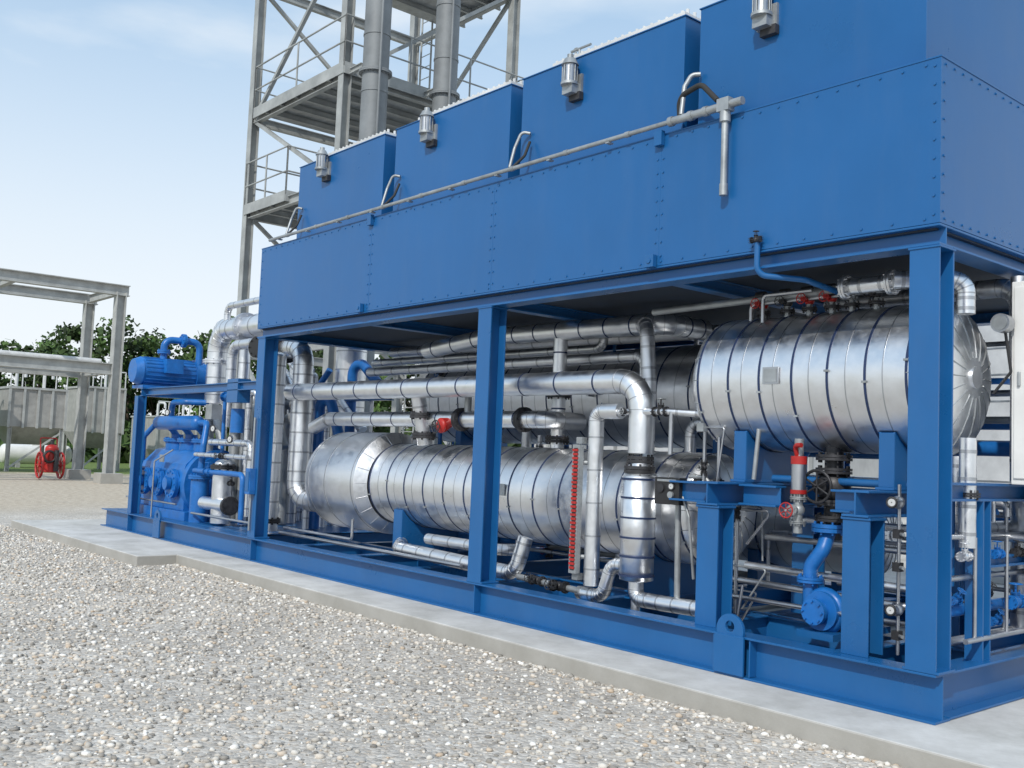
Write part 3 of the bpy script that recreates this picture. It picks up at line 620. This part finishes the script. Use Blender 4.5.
b.tube([(-14.2,.55,1.85),(-12.6,.55,1.85)],.12,'bluepump'); b.sph((-14.2,.55,1.85),.12,'bluepump'); b.sph((-12.6,.55,1.85),.12,'bluepump')
for x in (-14.0,-13.4,-12.8): b.tube([(x,.8,1.62),(x,.7,1.74),(x,.6,1.82)],.055,'bluepump')
b.tube([(-13.7,.55,1.95),(-13.7,.55,2.2),(-13.2,.55,2.2),(-13.0,.9,2.2)],.05,'bluepump',bend=.12)
b.tube([(-12.5,.55,1.85),(-12.1,.5,1.85),(-12.0,.42,1.5),(-12.0,.40,1.05)],.05,'bluepump',bend=.12)
b.tube([(-14.5,.4,.40),(-14.5,.4,1.6),(-14.2,.5,1.85)],.045,'bluepump',bend=.1)
b.tube([(-14.6,.2,.55),(-12.4,.2,.55)],.016,'seam'); b.tube([(-13.2,.12,.3),(-13.2,.12,1.2),(-12.9,.3,1.4)],.014,'seam')
b.cb((-13.2,.24,1.25),(.2,.01,.12),'galv')
b.gauge((-13.0,.2,2.0),(.3,-1,0),.05)
b.make('compressor',.006)
b=B()
b.cyl((-11.3,.45,.34),(-11.3,.45,1.15),.15,'clad2',22); b.flange((-11.3,.45,1.18),(0,0,1),.19,'darkiron'); b.sph((-11.3,.45,1.22),.13,'clad2',(1,1,.6))
b.cyl((-11.7,.35,.62),(-10.9,.4,.62),.10,'clad',22); b.flange((-10.9,.4,.62),(1,0,0),.14)
b.valve((-11.5,.3,1.1),(1,0,0),.09,'bluepump','bluepump'); b.valve((-11.0,.3,1.35),(1,0,0),.08,'darkiron','black',up=(0,-1,0))
b.tube([(-12.0,.3,1.1),(-10.3,.3,1.1),(-10.3,.3,.4)],.04,'bluepump'); b.tube([(-12.0,.3,1.35),(-10.2,.3,1.35)],.035,'clad2',bands=.3)
b.tube([(-11.8,.45,1.55),(-10.4,.45,1.55),(-10.4,.45,.5)],.05,'clad',bands=.3); b.tube([(-11.9,.25,.45),(-9.9,.25,.45)],.02,'seam')
b.cb((-10.5,.25,2.30),(.35,.2,.34),'blue'); b.cb((-11.2,.2,2.0),(.22,.16,.22),'galv')
b.cyl((-10.7,.35,2.05),(-10.7,.35,1.7),.1,'bluepump',20); b.valve((-11.4,.5,2.25),(1,0,0),.12,'bluepump','bluepump'); b.valve((-10.9,.4,.95),(1,0,0),.06,'darkiron','darkiron')
for i in range(34):
    x=R.uniform(-12.6,-9.9); y=R.uniform(.6,2.4); m=R.choice(('clad','clad2','galv','bluepump','clad','clad2')); r=R.choice((.03,.05,.08,.10,.04))
    b.tube([(x,y,.32),(x,y,R.uniform(1.8,3.3)),(x+R.uniform(-.7,.9),y+.1,R.uniform(1.4,2.8))],r,m,bands=.35 if 'clad' in m else None)
    if i%4==0: b.valve((x,y-.02,R.uniform(.7,1.8)),(0,0,1),.09,R.choice(('darkiron','bluepump')),'black',up=(0,-1,0))
for x,z in ((-10.6,1.6),(-11.2,1.75)): b.gauge((x,.2,z),(.3,-1,0),.05)
b.make('lube_oil_skid')
b=B()
b.tube([(-9.5,1.1,3.42),(-13.0,1.0,3.42),(-13.0,1.0,2.2)],.17,'clad',bend=.36,seg=28,bands=.4,bm='seam')
b.tube([(-9.5,1.6,3.66),(-14.2,1.5,3.66),(-14.2,1.5,2.0)],.10,'clad',bend=.24,seg=20,bands=.4)
b.tube([(-9.6,.8,3.1),(-12.0,.8,3.1),(-12.0,.8,1.8)],.08,'clad2',bend=.2,bands=.4)
b.tube([(-11.5,1.4,3.95),(-13.6,1.4,3.95),(-13.6,1.4,2.5)],.06,'clad2',bend=.15,bands=.4)
b.flange((-12.0,1.02,3.42),(1,0,0),.24,'clad2'); b.flange((-10.4,1.08,3.42),(1,0,0),.24,'clad2'); b.flange((-13,1,2.9),(0,0,1),.24,'clad2')
b.tube([(-10.0,1.9,3.9),(-11.8,1.9,3.9)],.17,'clad2',bands=.3)
b.tube([(-12.6,1.3,3.3),(-12.6,1.3,.3)],.10,'clad',bands=.3); b.tube([(-11.7,1.8,3.6),(-11.7,1.8,.3)],.12,'clad',bands=.3); b.tube([(-14.6,1.9,3.0),(-14.6,1.9,.3)],.07,'clad2',bands=.3)
b.make('insulated_pipe')
b=B(); b.cyl((-11.0,2.4,.2),(-11.0,2.4,3.3),.25,'clad',28); b.sph((-11.0,2.4,3.3),.25,'clad',(1,1,.5))
for z in np.arange(.4,3.3,.3): b.cyl((-11,2.4,z-.01),(-11,2.4,z+.01),.256,'seam',28)
b.make('pressure_vessel')

# ------------------------------------------------------------------ steel tower behind
b=B(); tx0,tx1,ty0,ty1=-18.5,-14.4,3.96,8.35; TS='towersteel'
for x in (tx0,tx1):
    for y in (ty0,ty1): b.H((x,y,-.13),(x,y,15.5),.2,.2,TS,up=(0,1,0)); b.cb((x,y,-.1),(.5,.5,.1),'concrete')
levels=(3.6,6.85,9.1,12.3,14.4)
for z in levels:
    for y in (ty0,ty1): b.H((tx0+.1,y,z),(tx1-.1,y,z),.12,.2,TS)
    for x in (tx0,tx1): b.H((x,ty0+.1,z),(x,ty1-.1,z),.12,.2,TS)
zl=(0.2,)+levels
for i in range(len(zl)-1):
    a,c=zl[i],zl[i+1]
    for y in (ty0,ty1): b.obox((tx0,y,a) if i%2 else (tx1,y,a),(tx1,y,c) if i%2 else (tx0,y,c),.08,.08,TS)
    for x in (tx0,): b.obox((x,ty0,a) if i%2==0 else (x,ty1,a),(x,ty1,c) if i%2==0 else (x,ty0,c),.08,.08,TS)
    b.obox((tx1-.05,ty0,a),(tx1-.05,ty1,c),.08,.08,TS)
def platform(x0,x1,y0,y1,z,rails=True):
    b.box(x0,x1,y0,y1,z+.102,z+.13,'galv')
    b.box(x0,x1,y0-.02,y0,z-.02,z+.22,TS); b.box(x1,x1+.02,y0,y1,z-.02,z+.22,TS)
    for xx in np.arange(x0+.6,x1,.7): b.H((xx,y0,z+.03),(xx,y1,z+.03),.06,.12,TS)
    if rails:
        edges=(((x0,y0),(x1,y0)),((x1,y0),(x1,y1)),((x0,y1),(x1,y1)),((x0,y0),(x0,y1)))
        for (a,c) in edges:
            for h in (.65,1.2): b.tube([(a[0],a[1],z+h),(c[0],c[1],z+h)],.02,TS,seg=6)
            Ln=math.dist(a,c); n=max(2,int(Ln/1.5))
            for k in range(n+1): f=k/n; b.tube([(a[0]+(c[0]-a[0])*f,a[1]+(c[1]-a[1])*f,z+.15),(a[0]+(c[0]-a[0])*f,a[1]+(c[1]-a[1])*f,z+1.2)],.02,TS,seg=6)
platform(tx0+.2,tx1+.12,ty0-.1,ty1+.3,9.1); platform(tx0,tx0+2.0,ty0-.1,ty1,6.85); platform(tx0+1.2,tx1+.1,ty0+2.2,ty1+.3,12.3)
for dx in (-.22,.22): b.tube([(tx0+1+dx,ty1-.3,-.1),(tx0+1+dx,ty1-.3,14)],.025,TS,seg=6)
for z in np.arange(.2,14,.3): b.tube([(tx0+.78,ty1-.3,z),(tx0+1.22,ty1-.3,z)],.012,TS,seg=5)
for z in (9.15,12.35,6.9):
    for yy in (4.02,5.85): b.H((tx1+.1,yy,z),(-13.85,yy,z),.08,.12,TS)
b.make('steel_access_tower')
def stackobj(x,y,r,z1):
    b=B(); z0=.1
    b.rev((x,y,0),(0,0,1),[(z0+(z1-z0)*i/16,r) for i in range(17)]+[(z1,.05)],'stack',32)
    for z in np.arange(z0+.4,z1,1.15): b.cyl((x,y,z-.02),(x,y,z+.02),r+.012,'stack',32)
    b.cyl((x,y,-.13),(x,y,.12),r+.12,'stack',24)
    for z in (3.0,8.95): b.flange((x,y,z),(0,0,1),r+.07,'stack',.03,16)
    b.tube([(x+r+.06,y-.1,1),(x+r+.06,y-.1,z1-.5)],.025,'stack',seg=8)
    b.make('exhaust_stack')
stackobj(-13.55,4.15,.26,15.5); stackobj(-13.55,5.85,.25,15.5)

# ------------------------------------------------------------------ pipe rack, left background
b=B(); RP='rackpaint'
for X0 in (-34.8,-38.4):
    for y in (-6,6.65): 
        b.H((X0,y,-.13),(X0,y,7.0),.36,.36,RP,up=(0,1,0),tf=.03,tw=.025); b.cb((X0,y,-.0),(.8,.8,.5),'concrete')
    b.H((X0,-7,7.08),(X0,6.95,7.08),.3,.40,RP,tf=.03,tw=.02)
    b.H((X0,-7,4.1),(X0,6.46,4.1),.3,.42,RP,tf=.03,tw=.02)
for y in (-6,-1.5,3,6.6):
    b.H((-38.2,y,7.06),(-35.0,y,7.06),.2,.3,RP)
    b.H((-38.2,y,4.1),(-35.0,y,4.1),.2,.3,RP)
b.tube([(-37,-7,4.5),(-37,6.8,4.5)],.12,'ltgrey')
b.make('pipe_rack')
for (x,y,w,d,h,z0) in ((-47,6.9,3,2.4,1.7,1.9),(-50,10.8,3,2.0,2.2,1.8),(-46,3.2,3,2.4,1.7,2.0),(-54,16.4,4,3.0,1.8,1.0)):
    b=B(); b.box(x-w/2,x+w/2,y-d/2,y+d/2,z0,z0+h,'beige')
    b.add([(x-w/2,y-d/2,z0),(x+w/2,y-d/2,z0),(x+w/2,y+d/2,z0),(x-w/2,y+d/2,z0),(x-w/5,y-d/3,z0-.8),(x+w/5,y-d/3,z0-.8),(x+w/5,y+d/3,z0-.8),(x-w/5,y+d/3,z0-.8)],[(0,4,5,1),(1,5,6,2),(2,6,7,3),(3,7,4,0),(4,7,6,5)],'beige')
    for k in range(5): yy=y-d/2+d*k/4; b.box(x+w/2,x+w/2+.08,yy-.05,yy+.05,z0-.05,z0+h,'rackpaint')
    b.box(x-w/2-.06,x+w/2+.09,y-d/2-.06,y+d/2+.06,z0+h,z0+h+.1,'rackpaint')
    for xx in (x-w/2+.1,x+w/2-.1):
        for yy in (y-d/2+.1,y+d/2-.1): b.H((xx,yy,-.13),(xx,yy,z0),.16,.16,'rackpaint',up=(0,1,0))
    b.obox((x+w/2-.1,y-d/2+.1,0),(x+w/2-.1,y+d/2-.1,z0-.2),.08,.08,'rackpaint')
    for yy in (y-d/4,y+d/4): b.tube([(x,yy,z0+h),(x,yy,z0+h+.9),(x+.3,yy+.3,z0+h+.9),(x+.3,yy+.3,z0+h+.6)],.07,'ltgrey')
    for k in range(6): b.tube([(x+w/2,y-d/2+d*k/5,z0+h+.1),(x+w/2,y-d/2+d*k/5,z0+h+.9)],.03,'ltgrey',seg=6)
    b.tube([(x+w/2,y-d/2,z0+h+.9),(x+w/2,y+d/2,z0+h+.9)],.03,'ltgrey',seg=6)
    b.make('process_tank')
b=B(); b.cyl((-52,7.2,.55),(-52,10.2,.55),.5,'white',28); b.sph((-52,7.2,.55),.5,'white',(1,.5,1)); b.sph((-52,10.2,.55),.5,'white',(1,.5,1))
for y in (7.8,9.6): b.cb((-52,y,-.02),(.7,.2,.3),'rackpaint')
b.cb((-52,8.7,1.1),(.4,.5,.2),'white'); b.make('propane_tank')
b=B(); cx,cy=-37.5,5.35
for dy in (-.38,.38):
    b.torus((cx,cy+dy,.42),(0,1,0),.48,.045,'red',28); 
    for k in range(5):
        a=k*math.pi/5; b.cyl((cx-.47*math.cos(a),cy+dy,.42-.47*math.sin(a)),(cx+.47*math.cos(a),cy+dy,.42+.47*math.sin(a)),.018,'red',6)
    b.cyl((cx,cy+dy-.05,.42),(cx,cy+dy+.05,.42),.09,'red',12)
b.cyl((cx,cy-.4,.42),(cx,cy+.4,.42),.03,'red',8); b.cyl((cx+.1,cy,.15),(cx+.1,cy,1.05),.24,'red',24); b.sph((cx+.1,cy,1.05),.24,'red',(1,1,.7)); b.cyl((cx+.1,cy,1.15),(cx+.1,cy,1.4),.07,'darkiron',12)
b.cyl((cx+.4,cy+.1,.2),(cx+.4,cy+.1,1.0),.09,'darkiron',14); b.torus((cx+.38,cy-.15,.75),(1,0,0),.22,.035,'black'); b.torus((cx+.44,cy-.15,.75),(1,0,0),.2,.035,'black')
b.tube([(cx-.1,cy-.3,.3),(cx-.4,cy-.3,1.45),(cx-.4,cy+.3,1.45),(cx-.1,cy+.3,.3)],.025,'red')
b.make('wheeled_fire_extinguisher')

# ------------------------------------------------------------------ trees
def trees(name,spots,seed):
    r=np.random.default_rng(seed); VV=[];N=0
    b=B()
    for (x,y,h) in spots:
        b.cyl((x,y,-.2),(x+r.uniform(-.3,.3),y,h*.55),.22,'bark',8,r1=.10)
        for k in range(5):
            a=r.uniform(0,6.28); z=h*r.uniform(.25,.5); b.cyl((x,y,z),(x+math.cos(a)*h*.22,y+math.sin(a)*h*.22,z+h*.22),.09,'bark',6,r1=.03)
        nc=34
        for c in range(nc):
            zz=r.uniform(.16,1.0); rad=h*.36*math.sqrt(max(.05,1-((zz-.5)/.55)**2)); a=r.uniform(0,6.28); q=rad*math.sqrt(r.uniform(.1,1))
            cen=np.array((x+q*math.cos(a),y+q*math.sin(a),h*zz)); k=75
            d=r.normal(size=(k,3)); d/=np.linalg.norm(d,axis=1)[:,None]; cr=h*r.uniform(.07,.13)
            p=cen+d*cr*r.uniform(.4,1.1,(k,1))*np.array((1.15,1.15,.8)); u=r.normal(size=(k,3)); u/=np.linalg.norm(u,axis=1)[:,None]
            w=np.cross(u,d+.3*r.normal(size=(k,3))); w/=np.linalg.norm(w,axis=1)[:,None]+1e-6; s=r.uniform(.10,.24,(k,1))
            VV.append(np.stack([p-u*s-w*s*.6,p+u*s-w*s*.6,p+u*s+w*s*.6,p-u*s+w*s*.6],1).reshape(-1,3))
    P=np.concatenate(VV); o=len(b.v); b.v+= [tuple(t) for t in P.tolist()]; k=b.mi('foliage'); n=len(P)//4
    b.f+=[[o+4*i,o+4*i+1,o+4*i+2,o+4*i+3] for i in range(n)]; b.m+=[k]*n; b.s+=[False]*n
    b.make(name)
sp=[]; r=random.Random(3)
for i in range(36):
    f=i/35; ang=math.radians(170-f*62)+r.uniform(-.01,.01); D=r.uniform(74,92)
    sp.append((3+D*math.cos(ang),-6+D*math.sin(ang),r.uniform(8,11)))
trees('distant_tree_line',sp,4)
b=B(); r=np.random.default_rng(9)
n=9000; ang=np.radians(172-66*r.random(n)); D=72+r.random(n)*8; p=np.stack([3+D*np.cos(ang),-6+D*np.sin(ang),-.1+2.6*r.random(n)**1.5],1)
u=r.normal(size=(n,3));u/=np.linalg.norm(u,axis=1)[:,None]; w=np.cross(u,r.normal(size=(n,3)));w/=np.linalg.norm(w,axis=1)[:,None]; s=r.uniform(.15,.4,(n,1))
P=np.stack([p-u*s-w*s,p+u*s-w*s,p+u*s+w*s,p-u*s+w*s],1).reshape(-1,3)
b.v=[tuple(t) for t in P.tolist()]; k=b.mi('foliage'); b.f=[[4*i,4*i+1,4*i+2,4*i+3] for i in range(n)]; b.m=[k]*n; b.s=[False]*n; b.make('undergrowth')

# ------------------------------------------------------------------ world, sun
el=math.radians(40); az=math.radians(152)
w=bpy.data.worlds.new('World'); sc.world=w; w.use_nodes=True; n=w.node_tree.nodes; l=w.node_tree.links
bg=n['Background']; out=n['World Output']
sky=n.new('ShaderNodeTexSky'); sky.sky_type='NISHITA'; sky.sun_disc=False; sky.sun_elevation=el; sky.sun_rotation=az; sky.dust_density=.3; sky.air_density=1.0
l.new(sky.outputs[0],bg.inputs[0]); bg.inputs[1].default_value=.15
tc=n.new('ShaderNodeTexCoord'); mp=n.new('ShaderNodeMapping'); mp.inputs['Scale'].default_value=(1,1,3.6); mp.inputs['Location'].default_value=(.3,.1,.2); l.new(tc.outputs['Generated'],mp.inputs[0])
nz=n.new('ShaderNodeTexNoise'); nz.inputs['Scale'].default_value=2.2; nz.inputs['Detail'].default_value=7; nz.inputs['Roughness'].default_value=.48; l.new(mp.outputs[0],nz.inputs[0])
r1=n.new('ShaderNodeMapRange'); r1.interpolation_type='SMOOTHSTEP'; r1.inputs[1].default_value=.38; r1.inputs[2].default_value=.72; r1.inputs[4].default_value=.85; l.new(nz.outputs[0],r1.inputs[0])
sx=n.new('ShaderNodeSeparateXYZ'); l.new(tc.outputs['Generated'],sx.inputs[0])
r2=n.new('ShaderNodeMapRange'); r2.interpolation_type='SMOOTHSTEP'; r2.inputs[1].default_value=.55; r2.inputs[2].default_value=.05; r2.inputs[3].default_value=.0; r2.inputs[4].default_value=.9; l.new(sx.outputs[2],r2.inputs[0])
mx=n.new('ShaderNodeMath'); mx.operation='MAXIMUM'; l.new(r1.outputs[0],mx.inputs[0]); l.new(r2.outputs[0],mx.inputs[1])
# thin high haze: pale blue overhead, white in clouds and towards the horizon
hz=n.new('ShaderNodeMix'); hz.data_type='RGBA'; hz.inputs[6].default_value=(.50,.75,1.0,1); hz.inputs[7].default_value=(.95,.98,1,1); l.new(mx.outputs[0],hz.inputs[0])
bg2=n.new('ShaderNodeBackground'); l.new(hz.outputs[2],bg2.inputs[0]); bg2.inputs[1].default_value=1.0
fc=n.new('ShaderNodeMapRange'); fc.inputs[3].default_value=.55; fc.inputs[4].default_value=1.0; l.new(mx.outputs[0],fc.inputs[0])
ms=n.new('ShaderNodeMixShader'); l.new(fc.outputs[0],ms.inputs[0]); l.new(bg.outputs[0],ms.inputs[1]); l.new(bg2.outputs[0],ms.inputs[2]); l.new(ms.outputs[0],out.inputs[0])
sd=bpy.data.lights.new('sun','SUN'); sd.energy=2.9; sd.angle=math.radians(1.0); sd.color=(1,.955,.88)
so=bpy.data.objects.new('sun',sd); sc.collection.objects.link(so)
dirv=V((math.sin(az)*math.cos(el),math.cos(az)*math.cos(el),math.sin(el))); so.rotation_euler=dirv.to_track_quat('Z','Y').to_euler(); so.location=dirv*50

# ------------------------------------------------------------------ camera
cd=bpy.data.cameras.new('camera'); cam=bpy.data.objects.new('camera',cd); sc.collection.objects.link(cam)
back=V((0.7604,-0.6460,-0.0702)).normalized(); right=V((.6488,.7596,.0400)); right=(right-back*right.dot(back)).normalized(); up=back.cross(right)
M=Matrix((right,up,back)).transposed().to_4x4(); M.translation=V((3.0,-6.045,1.55)); cam.matrix_world=M
cd.sensor_width=36; cd.lens=995/1024*36; cd.clip_end=3000; cd.clip_start=.05
sc.camera=cam
